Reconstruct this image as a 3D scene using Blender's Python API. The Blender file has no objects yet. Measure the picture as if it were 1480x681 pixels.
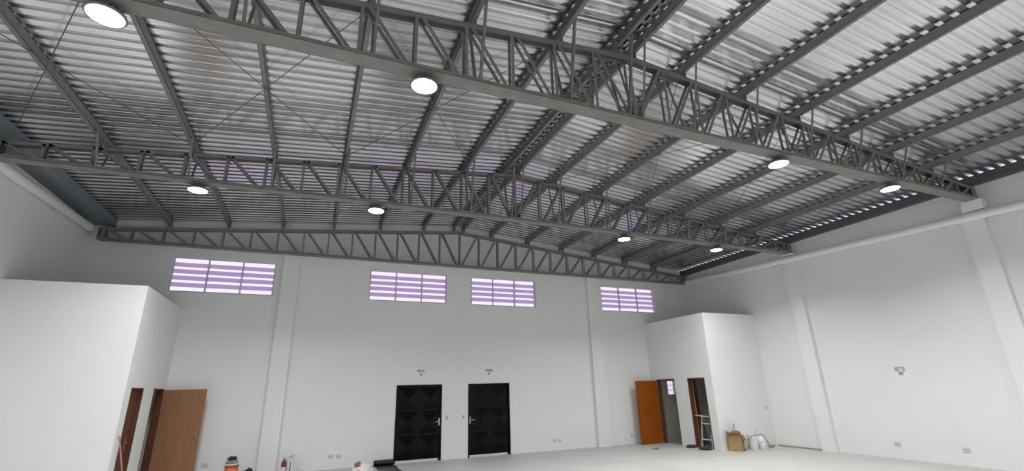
import bpy, bmesh, math, random
from mathutils import Vector, Matrix, noise

random.seed(7)
S = bpy.context.scene
C = S.collection

# ------------------------------------------------------------------ helpers
def lin(r, g, b):
    f = lambda c: (c / 255 / 12.92) if c / 255 <= 0.04045 else ((c / 255 + 0.055) / 1.055) ** 2.4
    return (f(r), f(g), f(b), 1.0)

def box(bm, x0, x1, y0, y1, z0, z1):
    vs = [bm.verts.new((x, y, z)) for x in (x0, x1) for y in (y0, y1) for z in (z0, z1)]
    for q in ((0, 1, 3, 2), (4, 6, 7, 5), (0, 4, 5, 1), (2, 3, 7, 6), (0, 2, 6, 4), (1, 5, 7, 3)):
        bm.faces.new([vs[i] for i in q])

def obox(bm, cen, ax, hx, hy, hz):
    """Oriented box: ax = three unit vectors."""
    a, b, c = ax
    vs = []
    for i in (-1, 1):
        for j in (-1, 1):
            for k in (-1, 1):
                vs.append(bm.verts.new(cen + a * hx * i + b * hy * j + c * hz * k))
    for q in ((0, 1, 3, 2), (4, 6, 7, 5), (0, 4, 5, 1), (2, 3, 7, 6), (0, 2, 6, 4), (1, 5, 7, 3)):
        bm.faces.new([vs[i] for i in q])

def prism(bm, pts, d):
    """Closed prism: polygon pts (Vectors) swept by vector d."""
    a = [bm.verts.new(p) for p in pts]
    b = [bm.verts.new(p + d) for p in pts]
    n = len(pts)
    bm.faces.new(a[::-1]); bm.faces.new(b)
    for i in range(n):
        bm.faces.new((a[i], a[(i + 1) % n], b[(i + 1) % n], b[i]))

def tube(bm, pts, r, seg=8, cap=True):
    pts = [Vector(p) for p in pts]
    rings = []
    for i, p in enumerate(pts):
        t = (pts[min(i + 1, len(pts) - 1)] - pts[max(i - 1, 0)]).normalized()
        ref = Vector((0, 0, 1)) if abs(t.z) < .9 else Vector((1, 0, 0))
        a = t.cross(ref).normalized(); b = t.cross(a)
        rr = r[i] if isinstance(r, (list, tuple)) else r
        rings.append([bm.verts.new(p + (a * math.cos(2 * math.pi * k / seg) + b * math.sin(2 * math.pi * k / seg)) * rr) for k in range(seg)])
    for i in range(len(rings) - 1):
        for k in range(seg):
            bm.faces.new((rings[i][k], rings[i][(k + 1) % seg], rings[i + 1][(k + 1) % seg], rings[i + 1][k]))
    if cap:
        bm.faces.new(rings[0][::-1]); bm.faces.new(rings[-1])

def lathe(bm, prof, seg=32, cen=(0, 0, 0), axis='z'):
    cx, cy, cz = cen
    rings = []
    for r, h in prof:
        ring = []
        for k in range(seg):
            a = 2 * math.pi * k / seg
            u, v = r * math.cos(a), r * math.sin(a)
            p = (cx + u, cy + v, cz + h) if axis == 'z' else ((cx + h, cy + u, cz + v) if axis == 'x' else (cx + u, cy + h, cz + v))
            ring.append(bm.verts.new(p))
        rings.append(ring)
    for i in range(len(rings) - 1):
        for k in range(seg):
            bm.faces.new((rings[i][k], rings[i][(k + 1) % seg], rings[i + 1][(k + 1) % seg], rings[i + 1][k]))
    if prof[0][0] > 1e-4: bm.faces.new(rings[0][::-1])
    if prof[-1][0] > 1e-4: bm.faces.new(rings[-1])

def blob(bm, cen, dims, seed, amp=.35, freq=2.2, sub=3, flat=True):
    r = bmesh.ops.create_icosphere(bm, subdivisions=sub, radius=1.0)
    o = Vector((seed * 7.3, seed * 3.1, seed * 1.7))
    for v in r['verts']:
        n = v.co.normalized()
        k = 1 + amp * noise.noise(n * freq + o) + amp * .5 * noise.noise(n * freq * 2.7 + o)
        c = n * k
        z = c.z * dims[2] / 2
        if flat: z = max(z, -dims[2] * .22) + dims[2] * .22
        v.co = Vector((cen[0] + c.x * dims[0] / 2, cen[1] + c.y * dims[1] / 2, cen[2] + z))

def obj(name, bm, m, parent=None, bevel=0, smooth=False, solid=0):
    bmesh.ops.recalc_face_normals(bm, faces=bm.faces)
    me = bpy.data.meshes.new(name)
    bm.to_mesh(me); bm.free()
    o = bpy.data.objects.new(name, me)
    C.objects.link(o)
    for mm in (m if isinstance(m, (list, tuple)) else [m]): me.materials.append(mm)
    if smooth:
        for p in me.polygons: p.use_smooth = True
        try: me.set_sharp_from_angle(angle=math.radians(40))
        except Exception: pass
    if bevel:
        b = o.modifiers.new('bevel', 'BEVEL'); b.width = bevel; b.segments = 2; b.limit_method = 'ANGLE'
    if solid:
        s = o.modifiers.new('solid', 'SOLIDIFY'); s.thickness = solid
    if parent is not None:
        o.parent = parent
        o.matrix_parent_inverse = Matrix.Translation(parent.location).inverted() if parent.rotation_euler.z == 0 else parent_matrix(parent).inverted()
    return o

def parent_matrix(p):
    return Matrix.Translation(p.location) @ p.rotation_euler.to_matrix().to_4x4()

def thing(name, label, cat, loc=(0, 0, 0), group=None, kind=None):
    o = bpy.data.objects.new(name, None); C.objects.link(o)
    o.location = loc; o.empty_display_size = .1
    return tag(o, label, cat, group, kind)

def tag(o, label, cat, group=None, kind=None):
    o['label'] = label; o['category'] = cat
    if group: o['group'] = group
    if kind: o['kind'] = kind
    return o

def struct(name, bm, m, label, cat, **k):
    return tag(obj(name, bm, m, **k), label, cat, None, 'structure')

def dup(root, loc, label):
    r = root.copy(); C.objects.link(r); r.location = loc; r['label'] = label
    for ch in list(root.children):
        c = ch.copy(); C.objects.link(c); c.parent = r; c.matrix_parent_inverse = ch.matrix_parent_inverse.copy()
        for g in ch.children:
            d = g.copy(); C.objects.link(d); d.parent = c; d.matrix_parent_inverse = g.matrix_parent_inverse.copy()
    return r

# ------------------------------------------------------------------ materials
def mat(name, col, rough=.6, metal=0., bump=0., bscale=60., var=0., vscale=3., spec=.5, stretch=None):
    m = bpy.data.materials.new(name); m.use_nodes = True
    nt = m.node_tree; b = nt.nodes['Principled BSDF']
    b.inputs['Base Color'].default_value = col
    b.inputs['Roughness'].default_value = rough
    b.inputs['Metallic'].default_value = metal
    b.inputs['Specular IOR Level'].default_value = spec
    tc = nt.nodes.new('ShaderNodeTexCoord')
    src = tc.outputs['Object']
    if stretch:
        mp = nt.nodes.new('ShaderNodeMapping'); mp.inputs['Scale'].default_value = stretch
        nt.links.new(src, mp.inputs['Vector']); src = mp.outputs['Vector']
    if var:
        n = nt.nodes.new('ShaderNodeTexNoise'); n.inputs['Scale'].default_value = vscale; n.inputs['Detail'].default_value = 6
        nt.links.new(src, n.inputs['Vector'])
        r = nt.nodes.new('ShaderNodeValToRGB')
        r.color_ramp.elements[0].position = .3; r.color_ramp.elements[1].position = .7
        r.color_ramp.elements[0].color = [max(0, c * (1 - var)) for c in col[:3]] + [1]
        r.color_ramp.elements[1].color = [min(1, c * (1 + var)) for c in col[:3]] + [1]
        nt.links.new(n.outputs['Fac'], r.inputs['Fac']); nt.links.new(r.outputs['Color'], b.inputs['Base Color'])
    if bump:
        n = nt.nodes.new('ShaderNodeTexNoise'); n.inputs['Scale'].default_value = bscale; n.inputs['Detail'].default_value = 4
        nt.links.new(src, n.inputs['Vector'])
        bp = nt.nodes.new('ShaderNodeBump'); bp.inputs['Strength'].default_value = bump; bp.inputs['Distance'].default_value = .01
        nt.links.new(n.outputs['Fac'], bp.inputs['Height']); nt.links.new(bp.outputs['Normal'], b.inputs['Normal'])
    return m

def emit(name, col, s):
    m = bpy.data.materials.new(name); m.use_nodes = True
    nt = m.node_tree; nt.nodes.clear()
    e = nt.nodes.new('ShaderNodeEmission'); e.inputs['Color'].default_value = col; e.inputs['Strength'].default_value = s
    o = nt.nodes.new('ShaderNodeOutputMaterial'); nt.links.new(e.outputs[0], o.inputs['Surface'])
    return m

M = {}
M['wall'] = mat('white wall paint', (.80, .81, .805, 1), .75, bump=.08, bscale=35, var=.015, vscale=1.2, spec=.25)
M['floor'] = mat('pale cement floor', (.485, .492, .472, 1), .55, bump=.05, bscale=20, var=.06, vscale=.9, spec=.4)
M['steel'] = mat('grey primed steel', (.205, .194, .182, 1), .5, bump=.05, bscale=40, var=.12, vscale=6)
M['purlin'] = mat('grey galvanised purlin steel', (.19, .197, .195, 1), .5, metal=.0, var=.10, vscale=8)
M['sheet'] = mat('galvalume roof sheet', (.83, .84, .86, 1), .20, metal=1.0, var=.05, vscale=1.5, stretch=(.5, 4, 4))
M['gutter'] = mat('blue grey gutter metal', (.20, .23, .25, 1), .5, metal=.3, var=.06, vscale=2)
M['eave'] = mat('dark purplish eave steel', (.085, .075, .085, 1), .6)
M['rod'] = mat('bracing rod steel', (.10, .10, .10, 1), .5)
M['pvc'] = mat('white painted pvc', (.78, .79, .77, 1), .45)
M['lampbody'] = mat('lamp housing', (.22, .22, .23, 1), .4, metal=.3)
M['lens'] = emit('lamp lens', (1., .985, .97, 1), 14.)
M['winframe'] = mat('grey window frame', lin(205, 198, 212), .5)
M['black'] = mat('black gloss door paint', (.004, .004, .005, 1), .14, spec=.14)
M['chrome'] = mat('satin chrome', (.55, .55, .54, 1), .3, metal=.9)
M['brass'] = mat('dull brass', (.34, .28, .21, 1), .4, metal=.7)
M['grey'] = mat('grey plastic', (.42, .43, .42, 1), .5)
M['plate'] = mat('pale grey plate', (.63, .64, .63, 1), .5)
M['dark'] = mat('dark slot', (.06, .06, .06, 1), .6)
M['patch'] = mat('grey plaster patch', (.40, .40, .39, 1), .9, var=.2, vscale=14)
M['tile'] = mat('grey wall tile', (.62, .60, .57, 1), .5, var=.05, vscale=4)
M['orange'] = mat('orange plastic', lin(205, 88, 34), .45, var=.06, vscale=8)
M['orange_label'] = mat('pale orange label', lin(228, 138, 86), .5, var=.2, vscale=25, stretch=(1, 1, 6))
M['white_plastic'] = mat('white plastic', (.80, .80, .80, 1), .4)
M['rag_dark'] = mat('dark rag', (.035, .038, .045, 1), .95, bump=.5, bscale=30, var=.3, vscale=9)
M['rag_grey'] = mat('grey rag', (.24, .27, .28, 1), .95, bump=.5, bscale=30, var=.3, vscale=9)
M['bag_black'] = mat('black plastic', (.010, .010, .016, 1), .35)
M['rubber'] = mat('black rubber membrane', (.014, .014, .022, 1), .5, bump=.1, bscale=25)
M['rubber_sheet'] = mat('grey black membrane sheet', (.045, .050, .052, 1), .42, bump=.25, bscale=10, var=.3, vscale=5)
M['sack'] = mat('white woven sack', (.74, .72, .72, 1), .8, bump=.4, bscale=60, var=.08, vscale=20)
M['redbrown'] = mat('reddish brown cloth', lin(150, 100, 92), .9, var=.25, vscale=18)
M['red'] = mat('dark red enamel', lin(122, 34, 40), .35)
M['carton'] = mat('white carton', (.66, .66, .69, 1), .7)
M['cardboard'] = mat('brown cardboard', lin(168, 135, 96), .85, bump=.1, bscale=50, var=.10, vscale=7)
M['cardboard_in'] = mat('cardboard inside', lin(150, 110, 84), .9)
M['cloth_pink'] = mat('dull pinkish cloth', lin(140, 108, 104), .95, bump=.5, bscale=25, var=.3, vscale=15)
M['ink'] = mat('dark print', lin(98, 70, 56), .9)
M['tan'] = mat('tan wood stick', lin(172, 138, 118), .7, var=.1, vscale=12)
M['paleboard'] = mat('pale board', lin(205, 190, 172), .7)
M['alu'] = mat('aluminium', (.66, .65, .64, 1), .4, metal=.3)
M['strip'] = mat('grey brown strip', lin(150, 146, 132), .7, var=.1, vscale=10)
M['hose'] = mat('grey hose', lin(150, 156, 152), .6)
M['ground'] = mat('pale concrete yard', (.62, .59, .60, 1), .9, var=.05, vscale=2)

def wood(name, c1, c2):
    m = mat(name, c1, .5, spec=.15)
    nt = m.node_tree; b = nt.nodes['Principled BSDF']
    tc = nt.nodes.new('ShaderNodeTexCoord'); mp = nt.nodes.new('ShaderNodeMapping')
    mp.inputs['Scale'].default_value = (14, 14, .9)
    n = nt.nodes.new('ShaderNodeTexNoise'); n.inputs['Scale'].default_value = 2.2; n.inputs['Detail'].default_value = 8; n.inputs['Distortion'].default_value = 1.2
    r = nt.nodes.new('ShaderNodeValToRGB'); r.color_ramp.elements[0].position = .35; r.color_ramp.elements[1].position = .68
    r.color_ramp.elements[0].color = c2; r.color_ramp.elements[1].color = c1
    nt.links.new(tc.outputs['Object'], mp.inputs['Vector']); nt.links.new(mp.outputs['Vector'], n.inputs['Vector'])
    nt.links.new(n.outputs['Fac'], r.inputs['Fac']); nt.links.new(r.outputs['Color'], b.inputs['Base Color'])
    return m
M['wood'] = wood('brown veneer', (.37, .190, .105, 1), (.30, .145, .075, 1))
M['wood_orange'] = wood('orange brown veneer', (.330, .085, .008, 1), (.27, .066, .005, 1))
M['wood_dark'] = wood('reddish brown veneer', (.150, .055, .030, 1), (.110, .040, .022, 1))

def slat_glass():
    m = bpy.data.materials.new('purple tinted glass'); m.use_nodes = True
    nt = m.node_tree; nt.nodes.clear()
    t = nt.nodes.new('ShaderNodeBsdfTranslucent'); t.inputs['Color'].default_value = (.86, .76, .94, 1)
    d = nt.nodes.new('ShaderNodeBsdfDiffuse'); d.inputs['Color'].default_value = (.7, .63, .78, 1)
    tr = nt.nodes.new('ShaderNodeBsdfTransparent'); tr.inputs['Color'].default_value = (.74, .65, .82, 1)
    a = nt.nodes.new('ShaderNodeMixShader'); a.inputs[0].default_value = .25
    b = nt.nodes.new('ShaderNodeMixShader'); b.inputs[0].default_value = .45
    o = nt.nodes.new('ShaderNodeOutputMaterial')
    nt.links.new(t.outputs[0], a.inputs[1]); nt.links.new(d.outputs[0], a.inputs[2])
    nt.links.new(a.outputs[0], b.inputs[1]); nt.links.new(tr.outputs[0], b.inputs[2]); nt.links.new(b.outputs[0], o.inputs['Surface'])
    return m
M['slat'] = slat_glass()

# ------------------------------------------------------------------ world
w = bpy.data.worlds.new('overcast sky'); S.world = w; w.use_nodes = True
bg = w.node_tree.nodes['Background']
bg.inputs['Color'].default_value = (.93, .87, 1.0, 1); bg.inputs['Strength'].default_value = 1.02

# ------------------------------------------------------------------ dimensions
XL, XR, XM = -8.48, 10.97, 1.25
YB = -21.5
SL = .0947
zt = lambda x: 6.96 - SL * abs(x - XM)        # top of truss top chord
PB, PT = .14, .29                              # purlin bottom / top above it
zs = lambda x: zt(x) + PT                      # underside of the roof sheet
ZB = 5.75                                      # underside of bottom chords
TY = [-.27, -4.93, -9.58, -14.23, -18.88]

# ------------------------------------------------------------------ walls with openings
def wall_cells(bm, u0, u1, z0, z1, holes, emit_box):
    us = sorted({u0, u1} | {h[0] for h in holes} | {h[1] for h in holes})
    zsx = sorted({z0, z1} | {h[2] for h in holes} | {h[3] for h in holes})
    for a, b in zip(us, us[1:]):
        run = None
        for c, d in zip(zsx, zsx[1:]):
            mu, mz = (a + b) / 2, (c + d) / 2
            if any(h[0] < mu < h[1] and h[2] < mz < h[3] for h in holes):
                if run: emit_box(a, b, *run); run = None
            else:
                run = (run[0], d) if run else (c, d)
        if run: emit_box(a, b, *run)

WIN = [(-6.60, -4.12), (-1.51, .92), (1.75, 4.12), (6.83, 9.31)]
WZ = (4.575, 5.535)
DOORS = [(-.535, .83), (1.66, 3.04)]
W5 = (9.40, 10.05, 1.55, 2.07)
holes = [(a, b, WZ[0], WZ[1]) for a, b in WIN] + [(a, b, 0, 2.1) for a, b in DOORS] + [W5]
bm = bmesh.new()
wall_cells(bm, XL - .2, XR + .2, 0, 6.0, holes, lambda a, b, c, d: box(bm, a, b, 0, .2, c, d))
prism(bm, [Vector(p) for p in ((XL - .2, 0, 6), (XR + .2, 0, 6), (XR + .2, 0, zs(XR + .2)), (XM, 0, zs(XM)), (XL - .2, 0, zs(XL - .2)))], Vector((0, .2, 0)))
struct('wall_back', bm, M['wall'], 'white painted gable wall at the far end with the two black doors', 'wall')
bm = bmesh.new(); box(bm, XR, XR + .2, YB, 0, 0, 6.29)
struct('wall_right', bm, M['wall'], 'long white side wall on the right with the sloping white pipe', 'wall')
bm = bmesh.new(); box(bm, XL - .2, XL, YB, 0, 0, 6.5)
struct('wall_left', bm, M['wall'], 'white side wall above the left white room block', 'wall')
bm = bmesh.new(); box(bm, XL - .2, XR + .2, YB - .2, YB, 0, 6.0)
prism(bm, [Vector(p) for p in ((XL - .2, YB - .2, 6), (XR + .2, YB - .2, 6), (XR + .2, YB - .2, zs(XR + .2)), (XM, YB - .2, zs(XM)), (XL - .2, YB - .2, zs(XL - .2)))], Vector((0, .2, 0)))
struct('wall_front', bm, M['wall'], 'white wall closing the hall behind the viewpoint', 'wall')
bm = bmesh.new(); box(bm, XL - .2, XR + .2, YB - .2, .2, -.15, 0)
struct('floor', bm, M['floor'], 'pale cement floor of the empty hall', 'floor')
bm = bmesh.new(); box(bm, -45, 45, .2, 50, -.2, -.005)
struct('ground', bm, M['ground'], 'pale concrete yard seen through the gap under the black doors', 'ground')

# pilasters (trim)
PIL = [((-3.93, -3.50), 'flat white pilaster on the far wall left of the black doors'),
       ((6.17, 6.66), 'flat white pilaster on the far wall left of the open orange door')]
n = 1
for (a, b), lb in PIL:
    bm = bmesh.new(); box(bm, a, b, -.15, 0, 0, ZB)
    struct('trim_%d' % n, bm, M['wall'], lb, 'pilaster'); n += 1
for y, lb in ((TY[1], 'white pilaster on the right wall under the middle roof truss'), (TY[2], 'white pilaster on the right wall under the nearest roof truss'),
              (TY[3], 'white pilaster on the right wall beside the viewpoint')):
    bm = bmesh.new(); box(bm, XR - .15, XR, y - .02, y + .40, 0, ZB - .02)
    zp = 5.78 + .04 * (y + .3) + .115
    box(bm, 10.60, XR - .14, y - .16, y + .22, min(zp, ZB - .03), ZB - .004)
    struct('trim_%d' % n, bm, M['wall'], lb, 'pilaster'); n += 1
for y, lb in ((TY[1], 'white pilaster on the left wall under the middle roof truss'), (TY[2], 'white pilaster on the left wall under the nearest roof truss'),
              (TY[3], 'white pilaster on the left wall beside the viewpoint')):
    bm = bmesh.new(); box(bm, XL, XL + .14, y - .2, y + .2, 0, ZB - .02)
    struct('trim_%d' % n, bm, M['wall'], lb, 'pilaster'); n += 1

# ------------------------------------------------------------------ white room blocks in both far corners
BX, BXR, BY, BZ = -6.20, 8.67, -2.95, 4.13
T = .15
OPL = [(-2.60, -1.80), (-1.02, -.14)]
OPR = [(-1.25, -.33), (-2.64, -1.88)]
bm = bmesh.new()
wall_cells(bm, BY, 0, 0, BZ, [(a, b, 0, 2.13) for a, b in OPL], lambda a, b, c, d: box(bm, BX - T, BX, a, b, c, d))
box(bm, XL, BX - T, BY, BY + T, 0, BZ)
box(bm, XL, BX - T, -1.46, -1.38, 0, 2.7)
struct('wall_left_room', bm, M['wall'], 'white walls of the room block in the left far corner', 'wall')
bm = bmesh.new(); box(bm, XL, BX - T, BY + T, 0, 2.7, 2.82)
struct('ceiling_left_room', bm, M['wall'], 'slab over the left room block', 'ceiling')
bm = bmesh.new()
wall_cells(bm, BY, 0, 0, BZ, [(a, b, 0, 2.11) for a, b in OPR], lambda a, b, c, d: box(bm, BXR, BXR + T, a, b, c, d))
box(bm, BXR + T, XR, BY, BY + T, 0, BZ)
box(bm, BXR + T, XR, -1.37, -1.29, 0, 2.7)
struct('wall_right_room', bm, M['wall'], 'white walls of the room block in the right far corner', 'wall')
bm = bmesh.new(); box(bm, BXR + T, XR, BY + T, 0, 2.7, 2.82)
struct('ceiling_right_room', bm, M['wall'], 'slab over the right room block', 'ceiling')
bm = bmesh.new()
wall_cells(bm, BXR + T, XR, 0, 2.7, [W5], lambda a, b, c, d: box(bm, a, b, -.012, 0, c, d))
box(bm, XR - .012, XR, -1.29, -.012, 0, 2.7)
box(bm, XR - .012, XR, BY + T, -1.37, 0, 2.7)
box(bm, BXR + T, XR - .012, -1.382, -1.37, 0, 2.7)
box(bm, BXR + T, XR - .012, BY + T, BY + T + .012, 0, 2.7)
struct('wall_tiles', bm, M['tile'], 'grey tiled inside walls seen through the right hand doorways', 'wall tiles')

# ------------------------------------------------------------------ roof sheet
def sheet(side):
    bm = bmesh.new()
    P = .19; H = .055
    prof = []
    y = .18
    while y > YB - .1:
        prof += [(y, 0), (y - .050, 0), (y - .053, -.004), (y - .059, -.004), (y - .062, 0), (y - .112, 0), (y - .115, H), (y - .187, H)]
        # fine stiffening pleat in the wide flat
        y -= P
    x0 = XM + side * .04
    x1 = 10.845 if side > 0 else -8.47
    rows = []
    N = 6
    for i in range(N + 1):
        x = x0 + (x1 - x0) * i / N
        rows.append([bm.verts.new((x, yy, zs(x) + .004 + h)) for yy, h in prof])
    for a, b in zip(rows, rows[1:]):
        for j in range(len(prof) - 1):
            bm.faces.new((a[j], a[j + 1], b[j + 1], b[j]))
    return bm
struct('ceiling_left', sheet(-1), M['sheet'], 'corrugated silver roof sheeting on the left slope', 'roof sheeting')
struct('ceiling_right', sheet(1), M['sheet'], 'corrugated silver roof sheeting on the right slope', 'roof sheeting')
bm = bmesh.new()
for s in (-1, 1):
    prism(bm, [Vector(p) for p in ((XM, .2, zs(XM) + .070), (XM + s * .3, .2, zs(XM + .3) + .064), (XM + s * .3, .2, zs(XM + .3) + .061), (XM, .2, zs(XM) + .067))], Vector((0, YB - .2, 0)))
struct('ceiling_ridge', bm, M['sheet'], 'folded metal cap along the roof ridge', 'ridge cap')

# left gutter and right eave beam
bm = bmesh.new()
prism(bm, [Vector(p) for p in ((XL, 0, 6.20), (-7.98, 0, 6.20), (-7.98, 0, zs(-7.98)), (-7.99, 0, zs(-7.98)), (-7.99, 0, 6.212), (XL, 0, 6.212))], Vector((0, YB, 0)))
tag(obj('gutter', bm, M['gutter']), 'blue grey sheet metal gutter along the top of the left wall', 'gutter')
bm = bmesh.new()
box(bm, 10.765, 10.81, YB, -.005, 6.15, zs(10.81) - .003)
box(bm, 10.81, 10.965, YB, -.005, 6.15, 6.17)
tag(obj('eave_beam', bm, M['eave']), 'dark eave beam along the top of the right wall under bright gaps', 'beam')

# ------------------------------------------------------------------ trusses
OFF = [1.19, 2.56, 3.93, 5.31, 6.69, 8.06]
PUR_OFF_L = [.17, 1.19, 2.56, 3.93, 5.31, 6.69, 8.06]
PUR_OFF_R = [.17, 1.19, 2.56, 3.93, 5.31, 6.69, 8.06]
def angle_bar(bm, p0, p1, y, sgn, leg=.042, th=.006):
    """L section between two points of the truss plane, offset y from it."""
    p0 = Vector((p0[0], y, p0[1])); p1 = Vector((p1[0], y, p1[1]))
    t = (p1 - p0).normalized(); s = Vector((0, sgn, 0)); u = t.cross(s).normalized()
    L = (p1 - p0).length / 2; c = (p0 + p1) / 2
    obox(bm, c, (t, u, s), L, leg / 2, th / 2)
    obox(bm, c + u * (leg / 2 - th / 2) - s * (leg / 2), (t, u, s), L, th / 2, leg / 2)

def channel(bm, p0, p1, w, h, up, th=.008):
    """U channel lying flat, web on the outer side (up = +1: web on top)."""
    t = (p1 - p0).normalized(); s = Vector((0, 1, 0)); u = s.cross(t).normalized()
    if u.z < 0: u = -u
    c = (p0 + p1) / 2; L = (p1 - p0).length / 2
    obox(bm, c + u * up * (h / 2 - th / 2), (t, s, u), L, w / 2, th / 2)
    for k in (-1, 1):
        obox(bm, c + s * k * (w / 2 - th / 2), (t, s, u), L, th / 2, h / 2)

PAN = .675; NP = 14; HC = .055; HT = .075; WB = .23; WT = .13
def truss(loc, label, knees=True):
    t = thing('roof_truss', label, 'roof truss', (0, loc, 0), 'steel roof trusses')
    off = Vector((0, loc, 0))
    x0, x1 = XM - PAN * NP, XM + PAN * NP
    bm = bmesh.new(); channel(bm, Vector((x0, loc, ZB + HC / 2)), Vector((x1, loc, ZB + HC / 2)), WB, HC, -1)
    obj('bottom_chord', bm, M['steel'], t)
    for s in (-1, 1):
        xe = XM + s * PAN * NP
        bm = bmesh.new(); channel(bm, Vector((XM, loc, zt(XM) - HT / 2)), Vector((xe, loc, zt(xe) - HT / 2)), WT, HT, 1)
        obj('top_chord', bm, M['steel'], t)
        bm = bmesh.new(); box(bm, xe - .006 * 0 - (.10 if s > 0 else 0), xe + (.10 if s < 0 else 0), loc - .10, loc + .10, ZB + HC, zt(xe) - .02)
        bm.free(); bm = bmesh.new()
        for k in (-1, 1):
            box(bm, xe - s * .10 - .05, xe - s * .10 + .05, loc + k * .085 - .005, loc + k * .085 + .005, ZB + .01, zt(xe) - .03)
        box(bm, min(xe, xe - s * .012), max(xe, xe - s * .012), loc - .09, loc + .09, ZB + .01, zt(xe) - .02)
        obj('end_plate', bm, M['steel'], t)
    lo = ZB + .02; 
    for k in range(-NP + 1, NP):
        x = XM + k * PAN
        hi = zt(x) - .03
        bm = bmesh.new()
        for q in (-1, 1): angle_bar(bm, (x, lo), (x, hi), loc + q * .062, q, leg=.045)
        obj('vertical', bm, M['steel'], t)
    for s in (-1, 1):
        for k in range(NP):
            xi, xo = XM + s * (k * PAN + .07), XM + s * ((k + 1) * PAN - .06)
            if k == NP - 1: xo -= s * .08
            bm = bmesh.new()
            for q in (-1, 1): angle_bar(bm, (xi, lo), (xo, zt(xo) - .03), loc + q * .062, q, leg=.05)
            obj('diagonal', bm, M['steel'], t)
    for s, offs in ((-1, PUR_OFF_L), (1, PUR_OFF_R)):
        for o in offs:
            x = XM + s * o
            bm = bmesh.new(); box(bm, x - s * .004 - .004, x - s * .004 + .004, loc - .05, loc + .05, zt(x) - .01, zt(x) + PB + .10)
            obj('cleat', bm, M['steel'], t)
            if knees and (o < 9):
                for q in (-1, 1):
                    if q > 0 and loc > -1: continue
                    p0 = Vector((x - s * .05, loc + q * .085, ZB + .03)); p1 = Vector((x - s * .05, loc + q * .36, zt(x) + PB + .05))
                    if loc > -1: continue
                    d = (p1 - p0).normalized(); a = Vector((1, 0, 0)); b = d.cross(a).normalized()
                    bm = bmesh.new()
                    obox(bm, (p0 + p1) / 2, (d, a, b), (p1 - p0).length / 2, .019, .003)
                    obox(bm, (p0 + p1) / 2 + a * .016 * s + b * .016, (d, a, b), (p1 - p0).length / 2, .003, .019)
                    obj('knee_brace', bm, M['steel'], t)
    return t
truss(TY[0], 'steel roof truss standing against the far wall above the windows')
truss(TY[1], 'middle steel roof truss, between the one at the far wall and the nearest one')
t1 = truss(TY[2], 'nearest and largest steel roof truss, crossing the top of the view')
dup(t1, (0, TY[3], 0), 'steel roof truss directly above the viewpoint')
dup(t1, (0, TY[4], 0), 'steel roof truss behind the viewpoint')

# ------------------------------------------------------------------ purlins
ORD = ['first', 'second', 'third', 'fourth', 'fifth', 'sixth', 'seventh']
for s, offs, nm in ((-1, PUR_OFF_L, 'left'), (1, PUR_OFF_R, 'right')):
    for i, o in enumerate(offs):
        x = XM + s * o
        z0, z1 = zt(x) + PB, zs(x) - .002
        bm = bmesh.new()
        wf = .065; th = .005
        # C section, web towards the ridge
        xa, xb = (x - wf / 2, x + wf / 2)
        xw = xa if s > 0 else xb
        box(bm, min(xw, xw + s * th), max(xw, xw + s * th), YB, -.002, z0, z1)
        box(bm, xa, xb, YB, -.002, z0, z0 + th)
        box(bm, xa, xb, YB, -.002, z1 - th - (0 if s > 0 else 0), z1)
        xl = xb if s > 0 else xa
        box(bm, min(xl, xl - s * th), max(xl, xl - s * th), YB, -.002, z0, z0 + .02)
        lb = 'grey steel purlin right beside the ridge on the %s slope' % nm if i == 0 else 'grey steel purlin, %s out from the ridge purlin on the %s roof slope' % (ORD[i - 1], nm)
        tag(obj('roof_purlin', bm, M['purlin']), lb, 'purlin', 'roof purlins')

# ------------------------------------------------------------------ bracing rods between the two near trusses
zr = lambda x: zt(x) + PB - .012
PAN_X = [(-7.92, XM - 6.69, 'outermost left'), (XM - 6.69, XM - 3.93, 'middle left'), (XM - 3.93, XM - 1.19, 'innermost left'),
         (XM + 1.19, XM + 3.93, 'innermost right'), (XM + 3.93, XM + 6.69, 'middle right'), (XM + 6.69, XM + 9.4, 'outermost right')]
for a, b, nm in PAN_X:
    for k, (p, q) in enumerate(((a, b), (b, a))):
        a3 = Vector((p, TY[2] + .13, zr(p) - k * .016)); b3 = Vector((q, TY[1] - .13, zr(q) - k * .016))
        bm = bmesh.new(); tube(bm, [a3, (a3 + b3) / 2, b3], .007, 6)
        away = (q > p)
        tag(obj('bracing_rod', bm, M['rod']), 'thin bracing rod of the %s roof cross, running %s towards the far truss' % (nm, 'rightwards' if away else 'leftwards'), 'rod', 'roof cross bracing rods')

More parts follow.
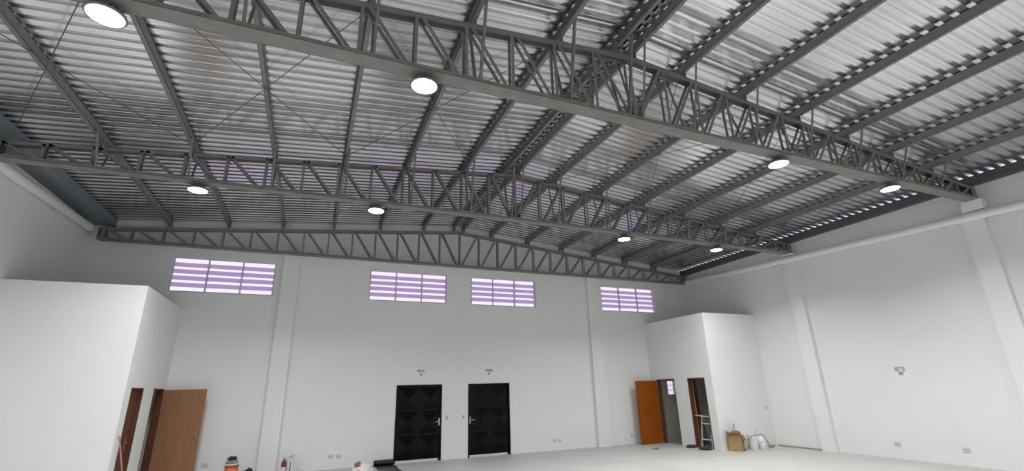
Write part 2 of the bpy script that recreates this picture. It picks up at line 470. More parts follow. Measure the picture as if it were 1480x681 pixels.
# ------------------------------------------------------------------ high bay lamps
def lamp(x, y, z, label):
    t = thing('ceiling_lamp', label, 'lamp', (x, y, z), 'round high bay lamps')
    bm = bmesh.new(); lathe(bm, [(.175, 0), (.180, .006), (.180, .018), (.165, .032), (.09, .045), (.085, .085), (.0001, .085)], 40, (x, y, z))
    obj('housing', bm, M['lampbody'], t, smooth=True)
    bm = bmesh.new()
    for k in range(20):
        a = 2 * math.pi * k / 20
        d = Vector((math.cos(a), math.sin(a), 0)); e = Vector((-math.sin(a), math.cos(a), 0))
        obox(bm, Vector((x, y, z + .044)) + d * .13, (d, e, Vector((0, 0, 1))), .035, .003, .012)
    obj('cooling_fins', bm, M['lampbody'], t)
    bm = bmesh.new(); lathe(bm, [(.0001, -.004), (.12, -.003), (.172, .001)], 40, (x, y, z))
    obj('lens', bm, M['lens'], t, smooth=True)
    ld = bpy.data.lights.new('lamp_light', 'AREA'); ld.shape = 'DISK'; ld.size = .32; ld.energy = 96; ld.spread = math.radians(138); ld.color = (1, .995, .998)
    lo_ = bpy.data.objects.new('lamp_light', ld); C.objects.link(lo_); lo_.location = (0, 0, -.008); lo_.parent = t
    bm = bmesh.new()
    for q in (-1, 1):
        box(bm, x + q * .10 - .004, x + q * .10 + .004, y - .02, y + .02, z + .05, ZB - .004)
    box(bm, x - .104, x + .104, y - .02, y + .02, ZB - .008, ZB)
    obj('bracket', bm, M['lampbody'], t)
    return t
LX = [(-5.24, 'leftmost'), (-1.97, 'second from the left'), (4.44, 'second from the right'), (7.68, 'rightmost')]
l0 = None
for yi, nm in ((1, 'under the middle truss'), (2, 'under the nearest truss'), (3, 'above the viewpoint'), (4, 'behind the viewpoint')):
    for x, pos in LX:
        lb = 'lit round white lamp %s, %s of its row' % (nm, pos)
        loc = (x, TY[yi] + .07, 5.625)
        if l0 is None: l0 = lamp(*loc, lb)
        else: dup(l0, loc, lb)

# ------------------------------------------------------------------ pipes under the eaves
def pipe(name, x, y0, y1, z0, sl, label, r=.095, wallx=None):
    t = thing(name, label, 'pipe', (x, y0, z0))
    zc = lambda y: z0 + (y - y0) * sl
    bm = bmesh.new(); tube(bm, [(x, y, zc(y)) for y in (y0, y0 - 3, y0 - 6, y0 - 10, y1)], r, 20)
    obj('pipe_run', bm, M['pvc'], t, smooth=True)
    bm = bmesh.new(); tube(bm, [(x, y0 + .002, zc(y0)), (x, y0 - .09, zc(y0 - .09))], r + .008, 20)
    obj('end_cap', bm, M['pvc'], t, smooth=True)
    s = 1 if wallx > x else -1
    y = y0 - 1.6
    while y > y1:
        bm = bmesh.new()
        box(bm, min(x, wallx), max(x, wallx), y - .015, y + .015, zc(y) - r - .015, zc(y) - r)
        obj('clamp', bm, M['pvc'], t)
        y -= 2.3
    return t
pipe('drain_pipe', 10.70, -.30, YB + .05, 5.78, .040, 'white sloping drain pipe along the right wall just below the roof', wallx=XR)
pipe('drain_pipe', -8.37, -.42, YB + .05, 6.02, .030, 'white sloping drain pipe along the left wall below the gutter', wallx=XL)

# ------------------------------------------------------------------ windows
def window(idx, x0, x1, z0, z1, label):
    t = thing('window_%d' % idx, label, 'window', ((x0 + x1) / 2, .06, z0), None, 'structure')
    f = .035; y0, y1 = .045, .10
    bm = bmesh.new()
    box(bm, x0, x1, y0, y1, z0, z0 + f); box(bm, x0, x1, y0, y1, z1 - f, z1)
    for x in (x0, x1 - f): box(bm, x, x + f, y0, y1, z0 + f, z1 - f)
    wdt = (x1 - x0) / 3
    for k in (1, 2):
        box(bm, x0 + wdt * k - f / 2, x0 + wdt * k + f / 2, y0, y1, z0 + f, z1 - f)
    obj('window_frame', bm, M['winframe'], t)
    zz = [.150, .345, .530, .720]
    H = z1 - z0
    for k in range(3):
        a = x0 + wdt * k + (f if k == 0 else f / 2); b = x0 + wdt * (k + 1) - (f if k == 2 else f / 2)
        for zc in zz:
            zc = z0 + .03 + H * (zc + .03)
            bm = bmesh.new()
            obox(bm, Vector(((a + b) / 2, .075, zc)), (Vector((1, 0, 0)), Vector((0, .42, .907)), Vector((0, -.907, .42))), (b - a) / 2, .070, .003)
            obj('louvre_pane', bm, M['slat'], t)
    bm = bmesh.new()
    e = .03
    for (a, b, c, d) in ((x0 - e, x1 + e, z1, z1 + e), (x0 - e, x1 + e, z0 - e, z0), (x0 - e, x0, z0, z1), (x1, x1 + e, z0, z1)):
        box(bm, a, b, -.008, 0.0, c, d)
    obj('window_surround', bm, M['wall'], t)
WL = ['leftmost purple louvred window, high on the far wall above the left room block', 'purple louvred window above and left of the left black door',
      'purple louvred window above the right black door', 'rightmost purple louvred window, above the open orange door']
for i, ((a, b), lb) in enumerate(zip(WIN, WL)): window(i + 1, a, b, WZ[0], WZ[1], lb)
t = thing('window_5', 'small bright window of stacked panes inside the right far room', 'window', (9.7, .06, 1.55), None, 'structure')
bm = bmesh.new(); f = .025
box(bm, W5[0], W5[1], .02, .06, W5[2], W5[2] + f); box(bm, W5[0], W5[1], .02, .06, W5[3] - f, W5[3])
for x in (W5[0], (W5[0] + W5[1]) / 2 - f / 2, W5[1] - f): box(bm, x, x + f, .02, .06, W5[2] + f, W5[3] - f)
for k in (1, 2):
    z = W5[2] + (W5[3] - W5[2]) * k / 3
    box(bm, W5[0] + f, W5[1] - f, .022, .058, z - .008, z + .008)
obj('window_frame', bm, M['winframe'], t)
gm = bpy.data.materials.new('clear glass'); gm.use_nodes = True
nt = gm.node_tree; nt.nodes.clear()
tr = nt.nodes.new('ShaderNodeBsdfTransparent'); gl = nt.nodes.new('ShaderNodeBsdfGlossy'); gl.inputs['Roughness'].default_value = .02
mx = nt.nodes.new('ShaderNodeMixShader'); mx.inputs[0].default_value = .05; oo = nt.nodes.new('ShaderNodeOutputMaterial')
tr.inputs['Color'].default_value = (.95, .95, .97, 1)
nt.links.new(tr.outputs[0], mx.inputs[1]); nt.links.new(gl.outputs[0], mx.inputs[2]); nt.links.new(mx.outputs[0], oo.inputs['Surface'])
bm = bmesh.new(); box(bm, W5[0] + f, W5[1] - f, .038, .042, W5[2] + f, W5[3] - f)
obj('pane', bm, gm, t)

# ------------------------------------------------------------------ black steel doors
def lever(t, x, y, z, dx, parent):
    """Lever handle on a face looking towards -y."""
    bm = bmesh.new()
    box(bm, x - .022, x + .022, y - .008, y, z - .11, z + .09)
    tube(bm, [(x, y, z), (x, y - .05, z), (x + dx * .03, y - .055, z), (x + dx * .13, y - .05, z - .004)], .009, 10)
    return obj('door_handle', bm, M['chrome'], parent, smooth=True)

def steel_door(idx, x0, x1, hx, label):
    t = thing('door_%d' % idx, label, 'door', ((x0 + x1) / 2, 0, 0), None, 'structure')
    f = .045
    bm = bmesh.new()
    box(bm, x0, x0 + f, -.012, .12, 0, 2.1); box(bm, x1 - f, x1, -.012, .12, 0, 2.1); box(bm, x0 + f, x1 - f, -.012, .12, 2.1 - f, 2.1)
    q = f + .02
    box(bm, x0 + f, x0 + q, .062, .12, 0, 2.1 - f); box(bm, x1 - q, x1 - f, .062, .12, 0, 2.1 - f); box(bm, x0 + q, x1 - q, .062, .12, 2.1 - q, 2.1 - f)
    obj('door_frame', bm, M['black'], t)
    a, b, c, d = x0 + f + .004, x1 - f - .004, .060, 2.1 - f - .004
    bm = bmesh.new(); box(bm, a, b, .03, .06, c, d)
    leaf = obj('door_leaf', bm, M['black'], t)
    nx, nz = 2, 3; m = .028
    for i in range(nx):
        for j in range(nz):
            xa = a + (b - a) * i / nx + m; xb = a + (b - a) * (i + 1) / nx - m
            za = c + (d - c) * j / nz + m; zb = c + (d - c) * (j + 1) / nz - m
            bm = bmesh.new()
            q = [bm.verts.new(p) for p in ((xa, .03, za), (xb, .03, za), (xb, .03, zb), (xa, .03, zb))]
            ap = bm.verts.new(((xa + xb) / 2, -.045, (za + zb) / 2))
            for k in range(4): bm.faces.new((q[k], q[(k + 1) % 4], ap))
            bm.faces.new(q[::-1])
            obj('pressed_panel', bm, M['black'], leaf)
    lever(t, hx, .03, 1.05, 1 if hx < (x0 + x1) / 2 else -1, leaf)
steel_door(1, *DOORS[0], .765, 'left black steel double width door with pressed diamond panels')
steel_door(2, *DOORS[1], 1.725, 'right black steel door with pressed diamond panels')

# ------------------------------------------------------------------ brown doors of the corner rooms
def jamb(bm, x0, x1, y0, y1, H, w=.03):
    box(bm, x0, x1, y0, y0 + w, 0, H); box(bm, x0, x1, y1 - w, y1, 0, H); box(bm, x0, x1, y0 + w, y1 - w, H - w, H)

def leaf_box(hinge, ang, wd, H, th, z0=.008):
    """Door leaf from its hinge point along ang (radians in plan)."""
    bm = bmesh.new()
    d = Vector((math.cos(ang), math.sin(ang), 0)); e = Vector((-d.y, d.x, 0))
    c = Vector((hinge[0], hinge[1], 0)) + d * wd / 2 + Vector((0, 0, z0 + (H - z0) / 2))
    obox(bm, c, (d, e, Vector((0, 0, 1))), wd / 2, th / 2, (H - z0) / 2)
    return bm

# left block, near doorway: closed recessed leaf
a, b = OPL[0]
t = thing('door_3', 'narrow reddish brown closed door nearest the left white wall corner', 'door', (BX, (a + b) / 2, 0), None, 'structure')
bm = bmesh.new(); jamb(bm, BX - T + .002, BX + .004, a, b, 2.13); obj('door_frame', bm, M['wood_dark'], t)
bm = bmesh.new(); box(bm, BX - .10, BX - .065, a + .032, b - .032, .008, 2.095); lf = obj('door_leaf', bm, M['wood_dark'], t)
bm = bmesh.new()
box(bm, BX - .065, BX - .057, a + .50, a + .545, .93, 1.18)
tube(bm, [(BX - .06, a + .52, 1.08), (BX - .015, a + .52, 1.08), (BX - .01, a + .50, 1.08), (BX - .012, a + .40, 1.076)], .009, 10)
obj('door_handle', bm, M['chrome'], lf, smooth=True)
# left block, far doorway: leaf opened into the hall
a, b = OPL[1]
t = thing('door_4', 'brown wooden door swung wide open, left of the orange bucket', 'door', (BX, (a + b) / 2, 0), None, 'structure')
bm = bmesh.new(); jamb(bm, BX - T + .002, BX + .004, a, b, 2.13); obj('door_frame', bm, M['wood_dark'], t)
lf = obj('door_leaf', leaf_box((BX + .03, b - .05), math.radians(-10.5), .93, 2.10, .035), M['wood'], t, bevel=.002)
bm = bmesh.new()
hd = Vector((math.cos(math.radians(-10.5)), math.sin(math.radians(-10.5)), 0)); hn = Vector((hd.y, -hd.x, 0))
hp = Vector((BX + .03, b - .05, 1.04)) + hd * .86 + hn * .0175
obox(bm, hp + hn * .004, (hd, hn, Vector((0, 0, 1))), .015, .004, .075)
tube(bm, [hp, hp + hn * .05, hp + hn * .055 - hd * .03, hp + hn * .05 - hd * .10], .007, 10)
obj('door_handle', bm, M['brass'], lf, smooth=True)
# right block, far doorway
a, b = OPR[0]
t = thing('door_5', 'orange brown wooden door swung wide open beside the grey tiled doorway', 'door', (BXR, (a + b) / 2, 0), None, 'structure')
bm = bmesh.new(); jamb(bm, BXR - .004, BXR + T - .002, a, b, 2.11); obj('door_frame', bm, M['wood_dark'], t)
ang = math.radians(180 + 2)
lf = obj('door_leaf', leaf_box((BXR - .03, b + .0), ang, .93, 2.07, .035), M['wood_orange'], t, bevel=.002)
bm = bmesh.new()
hd = Vector((math.cos(ang), math.sin(ang), 0)); hn = Vector((-hd.y, hd.x, 0))
if hn.y > 0: hn = -hn
hp = Vector((BXR - .03, b, 1.02)) + hd * .86 + hn * .0175
obox(bm, hp + hn * .004, (hd, hn, Vector((0, 0, 1))), .015, .004, .075)
tube(bm, [hp, hp + hn * .05, hp + hn * .055 - hd * .03, hp + hn * .05 - hd * .10], .007, 10)
obj('door_handle', bm, M['brass'], lf, smooth=True)
# right block, near doorway: leaf opened inwards
a, b = OPR[1]
t = thing('door_6', 'dark doorway with a brown door opened inwards behind the small stepladder', 'door', (BXR, (a + b) / 2, 0), None, 'structure')
bm = bmesh.new(); jamb(bm, BXR - .004, BXR + T - .002, a, b, 2.11); obj('door_frame', bm, M['wood_dark'], t)
obj('door_leaf', leaf_box((BXR + T + .01, b - .03), math.atan2(.62, .78), .74, 2.07, .035), M['wood'], t, bevel=.002)

# ------------------------------------------------------------------ sockets, switches, wall fittings
def plate(name, cen, nrm, w_, h_, label, cat, group, holes=True, m='plate'):
    c = Vector(cen); nv = Vector(nrm); s = Vector((0, 0, 1)).cross(nv); u = Vector((0, 0, 1))
    t = thing(name, label, cat, cen, group)
    bm = bmesh.new(); obox(bm, c + nv * .006, (s, u, nv), w_ / 2, h_ / 2, .006)
    obj('cover_plate', bm, M[m], t, bevel=.003)
    bm = bmesh.new()
    if name == 'light_switch':
        obox(bm, c + nv * .014, (s, u, nv), w_ * .25, h_ * .28, .003)
        obj('rocker', bm, M['grey'], t)
    else:
        for k in (-1, 1):
            obox(bm, c + nv * .0125 + s * k * w_ * .2, (s, u, nv), w_ * .10, h_ * .22, .0015)
        obj('socket_insert', bm, M['grey'], t)
    return t
NB, NR = (0, -1, 0), (-1, 0, 0)
g = 'wall sockets'
plate('wall_socket', (-5.09, 0, .318), NB, .15, .11, 'grey wall socket low on the far wall right of the open brown door', 'socket', g)
plate('wall_socket', (-2.19, 0, .312), NB, .13, .10, 'low wall socket right of the fire extinguisher, left one of the pair', 'socket', g)
plate('wall_socket', (-1.995, 0, .302), NB, .13, .10, 'low wall socket right of the fire extinguisher, right one of the pair', 'socket', g)
plate('wall_socket', (4.57, 0, .284), NB, .12, .10, 'low wall socket right of the right black door, left one of the pair', 'socket', g)
plate('wall_socket', (4.77, 0, .288), NB, .12, .10, 'low wall socket right of the right black door, right one of the pair', 'socket', g)
plate('wall_socket', (7.60, 0, .292), NB, .12, .10, 'low wall socket just left of the open orange brown door', 'socket', g)
plate('wall_socket', (XR, -6.48, .345), NR, .15, .11, 'low wall socket on the right wall below the grey plaster patch', 'socket', g)
plate('wall_socket', (XR, -7.89, .342), NR, .15, .11, 'low wall socket at the right end of the right wall', 'socket', g)
plate('wall_socket', (10.76, BY, 1.13), NB, .10, .10, 'socket at waist height on the right room block above the white sack', 'socket', g)
g = 'light switches'
plate('light_switch', (1.0, 0, 1.148), NB, .08, .12, 'pale light switch just right of the left black door', 'switch', g)
plate('light_switch', (1.51, 0, 1.147), NB, .08, .12, 'pale light switch just left of the right black door', 'switch', g)
for x, nm in ((.167, 'left'), (2.355, 'right')):
    t = thing('wall_fitting', 'small grey bar shaped fitting with a round cap above the %s black door' % nm, 'wall fitting', (x, 0, 2.5), 'fittings above the black doors')
    bm = bmesh.new(); box(bm, x - .115, x + .115, -.014, 0, 2.465, 2.535); obj('bar_plate', bm, M['patch'], t, bevel=.003)
    if nm == 'left':
        bm = bmesh.new(); box(bm, x - .03, x + .105, -.017, -.014, 2.495, 2.505); obj('slot', bm, M['plate'], t)
    bm = bmesh.new(); lathe(bm, [(.042, 0), (.042, -.012), (.03, -.02), (.0001, -.02)], 20, (x + .0, 0, 2.40), 'y'); obj('round_cap', bm, M['patch'], t, smooth=True)
# irregular plaster patch with box on right wall
t = thing('junction_box', 'grey junction box with rough plaster edge, chest high on the right wall', 'junction box', (XR, -6.98, 2.1))
bm = bmesh.new()
pts = [(-6.86, 2.19), (-6.93, 2.21), (-7.09, 2.205), (-7.11, 2.12), (-7.05, 2.07), (-7.03, 2.00), (-6.94, 2.01), (-6.93, 2.08), (-6.87, 2.13)]
prism(bm, [Vector((XR - .004, y, z)) for y, z in pts], Vector((.004, 0, 0))); obj('plaster_edge', bm, M['patch'], t)
bm = bmesh.new(); box(bm, XR - .010, XR - .004, -7.06, -6.96, 2.08, 2.18); obj('cover_plate', bm, M['plate'], t, bevel=.003)

# ------------------------------------------------------------------ loose things along the far wall
# orange bucket with rags
bx, by = -4.44, -.62
t = thing('bucket', 'orange bucket with a white rim standing left of the far left pilaster', 'bucket', (bx, by, 0))
bm = bmesh.new(); lathe(bm, [(.122, 0), (.127, .01), (.148, .36), (.142, .36), (.118, .02), (.0001, .02)], 40, (bx, by, 0)); obj('pail', bm, M['orange'], t, smooth=True)
bm = bmesh.new(); lathe(bm, [(.148, .352), (.180, .362), (.194, .378), (.190, .390), (.160, .386), (.142, .36)], 40, (bx, by, 0)); obj('rim', bm, M['white_plastic'], t, smooth=True)
bm = bmesh.new()
n_ = 18
ring = [[], []]
for k in range(n_ + 1):
    a = math.radians(215 + 110 * k / n_)
    for j, (r, z) in enumerate(((.1335, .09), (.1425, .29))):
        rr = .127 + (z - .01) / .35 * .021 + .0015
        ring[j].append(bm.verts.new((bx + rr * math.cos(a), by + rr * math.sin(a), z)))
for k in range(n_): bm.faces.new((ring[0][k], ring[0][k + 1], ring[1][k + 1], ring[1][k]))
obj('label_band', bm, M['orange_label'], t)
bm = bmesh.new(); tube(bm, [(bx + .16 * math.cos(a), by - .02 - .15 * math.sin(a) * .4, .33 - .2 * math.sin(a)) for a in [math.pi * k / 14 for k in range(15)]], .003, 6); obj('bail_handle', bm, M['chrome'], t)
bm = bmesh.new(); blob(bm, (bx, by, .362), (.25, .24, .17), 3); o = obj('rag', bm, M['rag_grey'], smooth=True); tag(o, 'crumpled grey rag heaped in the orange bucket', 'rag', 'rags in the bucket')
bm = bmesh.new(); blob(bm, (bx - .01, by - .02, .475), (.20, .16, .10), 5, amp=.5); o = obj('rag', bm, M['rag_dark'], smooth=True); tag(o, 'black rag lying on top of the grey rag in the orange bucket', 'rag', 'rags in the bucket')
# black bag
bm = bmesh.new(); blob(bm, (-4.08, -.60, 0), (.32, .26, .31), 11, amp=.45); o = obj('plastic_bag', bm, M['bag_black'], smooth=True); tag(o, 'small black plastic bag on the floor right of the orange bucket', 'bag')
# fire extinguisher
ex, ey = -3.315, -.42
t = thing('fire_extinguisher', 'small dark red fire extinguisher standing at the foot of the far left pilaster', 'fire extinguisher', (ex, ey, 0))
bm = bmesh.new(); lathe(bm, [(.05, 0), (.058, .008), (.058, .29), (.048, .325), (.022, .345), (.02, .36), (.0001, .36)], 28, (ex, ey, 0)); obj('cylinder_body', bm, M['red'], t, smooth=True)
bm = bmesh.new(); lathe(bm, [(.0588, .05), (.0594, .052), (.0594, .20), (.0588, .202)], 28, (ex, ey, 0)); obj('paper_label', bm, M['carton'], t, smooth=True)
bm = bmesh.new(); lathe(bm, [(.018, .355), (.018, .40), (.0001, .40)], 16, (ex, ey, 0)); box(bm, ex - .012, ex + .012, ey - .085, ey + .02, .39, .402); obj('valve', bm, M['dark'], t, smooth=True)
bm = bmesh.new(); tube(bm, [(ex + .042 * math.cos(a), ey - .02, .415 + .045 * math.sin(a)) for a in [2 * math.pi * k / 20 for k in range(21)]], .005, 6); obj('carry_ring', bm, M['grey'], t, smooth=True)
bm = bmesh.new(); tube(bm, [(ex + .018, ey, .375), (ex + .06, ey - .01, .36), (ex + .075, ey - .02, .28), (ex + .066, ey - .02, .12)], .008, 8); obj('hose', bm, M['dark'], t, smooth=True)
# tall carton: two leaning packs
t = thing('carton', 'narrow tall white carton standing right of the fire extinguisher', 'box', (-3.15, -.36, 0))
bm = bmesh.new(); obox(bm, Vector((-3.155, -.36, .225)), (Vector((1, 0, 0)), Vector((0, 1, 0)), Vector((0, 0, 1))), .065, .05, .225); obj('box_body', bm, M['carton'], t, bevel=.004)
bm = bmesh.new(); obox(bm, Vector((-3.15, -.40, .455)), (Vector((.95, 0, .31)), Vector((0, 1, 0)), Vector((-.31, 0, .95))), .075, .05, .006); obj('flap', bm, M['carton'], t)
bm = bmesh.new(); box(bm, -3.175, -3.155, -.412, -.41, .03, .30); obj('printed_strip', bm, M['dark'], t)
bm = bmesh.new(); obox(bm, Vector((-3.045, -.33, .19)), (Vector((.98, 0, .17)), Vector((0, 1, 0)), Vector((-.17, 0, .98))), .025, .045, .19); o = obj('carton', bm, M['carton'], bevel=.004)
tag(o, 'thin pale carton leaning against the right side of the tall white carton', 'box')
bm = bmesh.new(); obox(bm, Vector((-2.90, -.45, .035)), (Vector((.95, .31, 0)), Vector((-.31, .95, 0)), Vector((0, 0, 1))), .09, .06, .035); o = obj('offcut', bm, M['strip'], bevel=.004)
tag(o, 'small grey brown offcut on the floor right of the white cartons', 'offcut')

# rolled rubber membrane and its unrolled end
t = thing('rubber_mat', 'partly unrolled black rubber mat on the floor by the left black door', 'mat', (-.82, -.25, 0))
bm = bmesh.new()
prof = []
for k in range(50):
    a = k / 49 * 5 * math.pi
    prof.append((.085 - .011 * a / math.pi, a))
tk = .007
vs = []
for (r, a) in prof:
    for rr in (r, r - tk):
        for x in (-1.09, -.56):
            vs.append(bm.verts.new((x, -.24 + rr * math.cos(a - math.pi / 2), .085 + rr * math.sin(a - math.pi / 2))))
for k in range(len(prof) - 1):
    i, j = 4 * k, 4 * k + 4
    bm.faces.new((vs[i], vs[i + 1], vs[j + 1], vs[j])); bm.faces.new((vs[i + 2], vs[j + 2], vs[j + 3], vs[i + 3]))
    bm.faces.new((vs[i], vs[j], vs[j + 2], vs[i + 2])); bm.faces.new((vs[i + 1], vs[i + 3], vs[j + 3], vs[j + 1]))
obj('rolled_end', bm, M['rubber'], t, smooth=True)
bm = bmesh.new()
N1, N2 = 20, 10
rows = []
for i in range(N1 + 1):
    y = -.24 - 1.55 * i / N1
    rows.append([bm.verts.new((-1.07 + .54 * j / N2 + .02 * math.sin(i * .5), y, .006 + .014 * max(0, noise.noise(Vector((j * .5, i * .4, 2)))))) for j in range(N2 + 1)])
for i in range(N1):
    for j in range(N2): bm.faces.new((rows[i][j], rows[i][j + 1], rows[i + 1][j + 1], rows[i + 1][j]))
obj('flat_sheet', bm, M['rubber_sheet'], t, smooth=True, solid=.004)

# sack with things
bm = bmesh.new(); blob(bm, (-1.47, -1.05, 0), (.46, .40, .27), 21, amp=.4); o = obj('sack', bm, M['sack'], smooth=True); tag(o, 'white sack lying on the floor left of the black rubber mat', 'sack')
bm = bmesh.new(); blob(bm, (-1.58, -1.05, .13), (.17, .14, .17), 23, amp=.4); o = obj('rag', bm, M['redbrown'], smooth=True); tag(o, 'reddish brown rag on the white sack left of the rubber mat', 'rag')
bm = bmesh.new(); tube(bm, [(-1.52, -.86, .09), (-1.25, -.80, .11)], .012, 8); o = obj('short_tube', bm, M['dark'], smooth=True); tag(o, 'short dark tube lying behind the white sack', 'tube')

# broom stick at left block
t = thing('broom', 'broom with a tan stick leaning beside the narrow closed brown door', 'broom', (-5.93, -2.62, 0))
p0, p1 = Vector((-5.93, -2.62, .10)), Vector((BX + .012, -2.76, 1.25))
bm = bmesh.new(); tube(bm, [p0, (p0 + p1) / 2, p1], .012, 10); obj('stick', bm, M['tan'], t, smooth=True)
bm = bmesh.new(); box(bm, -6.05, -5.81, -2.65, -2.59, .05, .11); obj('head', bm, M['dark'], t, bevel=.008)
bm = bmesh.new(); prism(bm, [Vector(p) for p in ((-6.04, -2.64, .05), (-5.82, -2.64, .05), (-5.79, -2.66, 0), (-6.07, -2.66, 0))], Vector((0, .05, 0))); obj('bristles', bm, M['redbrown'], t)

# ------------------------------------------------------------------ right block: things on the floor
# cardboard box, corner towards the viewer
c0 = Vector((9.01, -3.40, 0)); e1 = Vector((-.25, .33, 0)).normalized(); e2 = Vector((e1.y, -e1.x, 0))
L1, L2, Hb = .36, .57, .41
t = thing('cardboard_box', 'open brown cardboard box full of clutter against the right room block', 'box', tuple(c0))
bm = bmesh.new(); U = Vector((0, 0, 1)); th = .006
cc = c0 + e1 * L1 / 2 + e2 * L2 / 2
obox(bm, cc + U * .004, (e1, e2, U), L1 / 2, L2 / 2, .004)
for s in (0, 1):
    obox(bm, c0 + e2 * L2 / 2 + e1 * (L1 - th if s else th) + U * Hb / 2, (e1, e2, U), th / 2, L2 / 2, Hb / 2)
    obox(bm, c0 + e1 * L1 / 2 + e2 * (L2 - th if s else th) + U * Hb / 2, (e1, e2, U), L1 / 2, th / 2, Hb / 2)
obj('box_body', bm, M['cardboard'], t)
for d, cen, half, tilt in ((-e1, c0 + e2 * L2 / 2, L2 / 2, -1.1), (e1, c0 + e1 * L1 + e2 * L2 / 2, L2 / 2, 1.3), (-e2, c0 + e1 * L1 / 2, L1 / 2, .9), (e2, c0 + e1 * L1 / 2 + e2 * L2, L1 / 2, -.2)):
    dirv = (d * math.cos(tilt) + U * math.sin(tilt)).normalized(); side = d.cross(U)
    bm = bmesh.new(); obox(bm, cen + U * Hb + dirv * .07, (dirv, side, dirv.cross(side)), .07, half, .003); obj('flap', bm, M['cardboard_in'], t)
for du, dz, w_, h_ in ((.17, .22, .035, .05), (.06, .24, .025, .07), (.12, .15, .03, .02)):
    bm = bmesh.new(); obox(bm, c0 + e2 * (L2 - du) - e1 * -.0012 + e1 * -.0 + U * dz - e1 * .0015, (e2, U, e1), w_ / 2, h_ / 2, .0015); obj('printed_mark', bm, M['ink'], t)
cl = [((.10, .12), 'cloth_pink', .14, 'dull pink rag heaped at the left in the cardboard box'), ((.20, .30), 'redbrown', .12, 'reddish brown rag in the middle of the cardboard box'), ((.22, .40), 'rag_dark', .11, 'dark rag at the right in the cardboard box')]
for k, ((a, b), mm, h, lb) in enumerate(cl):
    p = c0 + e1 * a + e2 * b
    bm = bmesh.new(); blob(bm, (p.x, p.y, .345), (.22, .22, h * 2.2), 31 + k, amp=.45); o = obj('rag', bm, M[mm], smooth=True); tag(o, lb, 'rag', 'rags in the cardboard box')
p = c0 + e1 * .18 + e2 * .26
t = thing('paint_brush', 'grey brush standing upright out of the cardboard box', 'brush', (p.x, p.y, .36))
bm = bmesh.new(); tube(bm, [p + U * .36, p + U * .64 + e2 * .04], .013, 8); obj('handle', bm, M['grey'], t, smooth=True)
bm = bmesh.new(); obox(bm, p + U * .69 + e2 * .05, (e2, e1, U), .035, .014, .055); obj('bristles', bm, M['rag_grey'], t, bevel=.004)
# white bucket
bx, by = 9.70, -3.19
t = thing('bucket', 'white plastic bucket right of the cardboard box', 'bucket', (bx, by, 0))
bm = bmesh.new(); lathe(bm, [(.125, 0), (.13, .008), (.155, .33), (.149, .33), (.122, .02), (.0001, .02)], 36, (bx, by, 0)); obj('pail', bm, M['white_plastic'], t, smooth=True)
bm = bmesh.new(); lathe(bm, [(.155, .315), (.166, .317), (.166, .34), (.149, .342), (.149, .33)], 36, (bx, by, 0)); obj('rim', bm, M['white_plastic'], t, smooth=True)
bm = bmesh.new(); tube(bm, [(bx + .165 * math.cos(a), by - .08 * math.sin(a), .32 - .14 * math.sin(a)) for a in [math.pi * k / 12 for k in range(13)]], .004, 6); obj('bail_handle', bm, M['grey'], t, smooth=True)
# white sack
bm = bmesh.new(); blob(bm, (10.07, -3.16, 0), (.38, .32, .48), 41, amp=.25, freq=1.6); o = obj('sack', bm, M['white_plastic'], smooth=True); tag(o, 'white plastic sack slumped right of the white bucket', 'sack')
# grey hose draped over bucket and sack
bm = bmesh.new()
tube(bm, [(9.44, -3.20, .40), (9.56, -3.28, .36), (9.70, -3.30, .40), (9.86, -3.34, .42), (9.98, -3.36, .36), (10.10, -3.36, .20), (10.22, -3.33, .06), (10.36, -3.27, .016), (10.5, -3.2, .018)], .018, 10)
o = obj('hose', bm, M['hose'], smooth=True); tag(o, 'grey hose draped over the white bucket and sack down to the floor', 'hose')
# clod / small tool on the bucket
bm = bmesh.new(); tube(bm, [(9.80, -3.20, .38), (9.82, -3.2, .43), (9.88, -3.2, .52), (9.93, -3.2, .56)], [.01, .01, .008, .016], 8); o = obj('hand_tool', bm, M['grey'], smooth=True); tag(o, 'thin grey hand tool sticking up from the white sack', 'tool')
# red brown stick and wall strip
bm = bmesh.new(); tube(bm, [(10.36, -3.09, .02), (10.78, -3.02, .02)], .02, 8); o = obj('stick', bm, M['redbrown'], smooth=True); tag(o, 'short reddish brown stick on the floor between the white sack and right wall', 'stick')
bm = bmesh.new(); box(bm, 10.90, 10.962, -4.52, -3.02, 0, .035); o = obj('wooden_strip', bm, M['strip'], bevel=.003); tag(o, 'long thin grey wooden strip lying along the foot of the right wall', 'strip')
# dark rags in front of the near doorway
bm = bmesh.new(); blob(bm, (8.50, -1.86, 0), (.34, .22, .13), 51, amp=.4); o = obj('rag', bm, M['rag_dark'], smooth=True); tag(o, 'dark grey rag on the floor at the left side of the stepladder doorway', 'rag', 'rags at the doorway')
bm = bmesh.new(); blob(bm, (8.47, -2.46, 0), (.30, .40, .12), 53, amp=.4); o = obj('rag', bm, M['rag_dark'], smooth=True); tag(o, 'dark grey rag on the floor at the right side of the stepladder doorway', 'rag', 'rags at the doorway')
bm = bmesh.new(); blob(bm, (7.34, -1.56, 0), (.20, .14, .07), 57, amp=.5); o = obj('rag', bm, M['rag_grey'], smooth=True); tag(o, 'tiny grey scrap of rag alone on the floor in front of the orange door', 'rag')
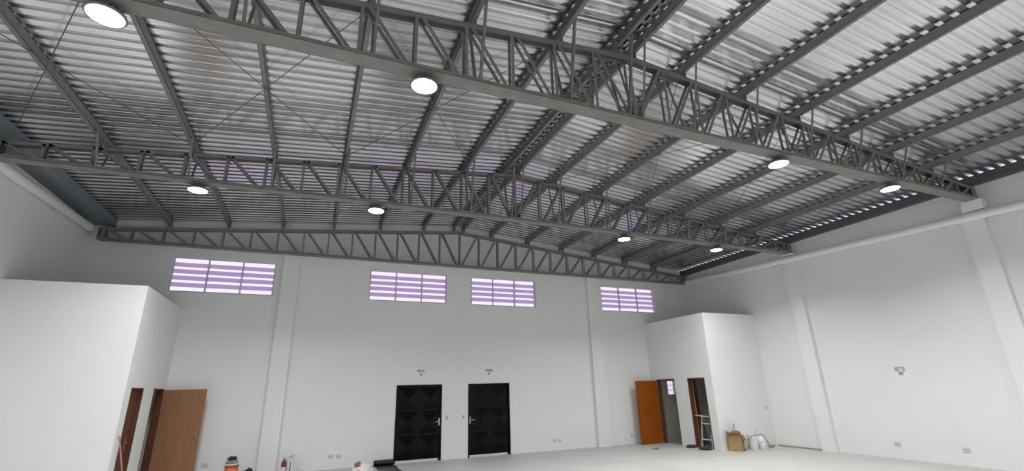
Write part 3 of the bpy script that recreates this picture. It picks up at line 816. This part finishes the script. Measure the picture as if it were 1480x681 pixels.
# stepladder inside the near doorway
t = thing('stepladder', 'small pale stepladder just inside the dark doorway', 'ladder', (8.85, -2.33, 0))
ya, yb = -2.14, -2.52
for y in (ya, yb):
    bm = bmesh.new(); p0, p1 = Vector((8.70, y + (.03 if y == ya else -.03), 0)), Vector((8.82, y, .92)); d = (p1 - p0).normalized(); s = Vector((0, 1, 0))
    obox(bm, (p0 + p1) / 2, (d, s, d.cross(s)), (p1 - p0).length / 2, .014, .022); obj('rail', bm, M['alu'], t)
    bm = bmesh.new(); p0, p1 = Vector((9.14, y, 0)), Vector((8.87, y, .90)); d = (p1 - p0).normalized()
    obox(bm, (p0 + p1) / 2, (d, s, d.cross(s)), (p1 - p0).length / 2, .010, .014); obj('rear_leg', bm, M['alu'], t)
for z in (.26, .72):
    xx = 8.70 + .12 * z / .92
    bm = bmesh.new(); box(bm, xx - .04, xx + .04, yb, ya, z - .014, z + .014); obj('step', bm, M['alu'], t)
bm = bmesh.new(); box(bm, 8.76, 8.90, yb - .01, ya + .01, .915, .935); obj('top_step', bm, M['alu'], t)
bm = bmesh.new(); box(bm, 8.74, 8.86, -2.27, -1.913, .936, .962); o = obj('wooden_board', bm, M['paleboard'], bevel=.002); tag(o, 'short pale board lying on top of the small stepladder', 'board')
bm = bmesh.new(); tube(bm, [(8.81 + .035 * math.cos(a), -2.40 + .035 * math.sin(a), .950) for a in [2 * math.pi * k / 16 for k in range(17)]], .013, 8, cap=False); o = obj('tape_roll', bm, M['paleboard'], smooth=True); tag(o, 'small pale roll of tape beside the board on the stepladder', 'tape')

# ------------------------------------------------------------------ camera and colour
pitch, yaw, roll = .3175, .405, -.0262
f = Vector((math.sin(yaw) * math.cos(pitch), math.cos(yaw) * math.cos(pitch), math.sin(pitch)))
r = Vector((math.cos(yaw), -math.sin(yaw), 0)); u = r.cross(f)
r2 = r * math.cos(roll) + u * math.sin(roll); u2 = u * math.cos(roll) - r * math.sin(roll)
cam = bpy.data.cameras.new('camera'); co = bpy.data.objects.new('camera', cam); C.objects.link(co)
co.matrix_world = Matrix(((r2.x, u2.x, -f.x, -2.98), (r2.y, u2.y, -f.y, -14.59), (r2.z, u2.z, -f.z, 1.92), (0, 0, 0, 1)))
cam.sensor_fit = 'HORIZONTAL'; cam.sensor_width = 36; cam.lens = 36 * 674 / 1480; cam.clip_start = .05; cam.clip_end = 300
S.camera = co
vs_ = S.view_settings
vs_.view_transform = 'Standard'; vs_.look = 'None'; vs_.gamma = 1; vs_.use_curve_mapping = False
vs_.exposure = 0.0
S.cycles.use_denoising = True
S.cycles.max_bounces = 10; S.cycles.diffuse_bounces = 6; S.cycles.glossy_bounces = 4; S.cycles.transparent_max_bounces = 12
S.cycles.sample_clamp_indirect = 8
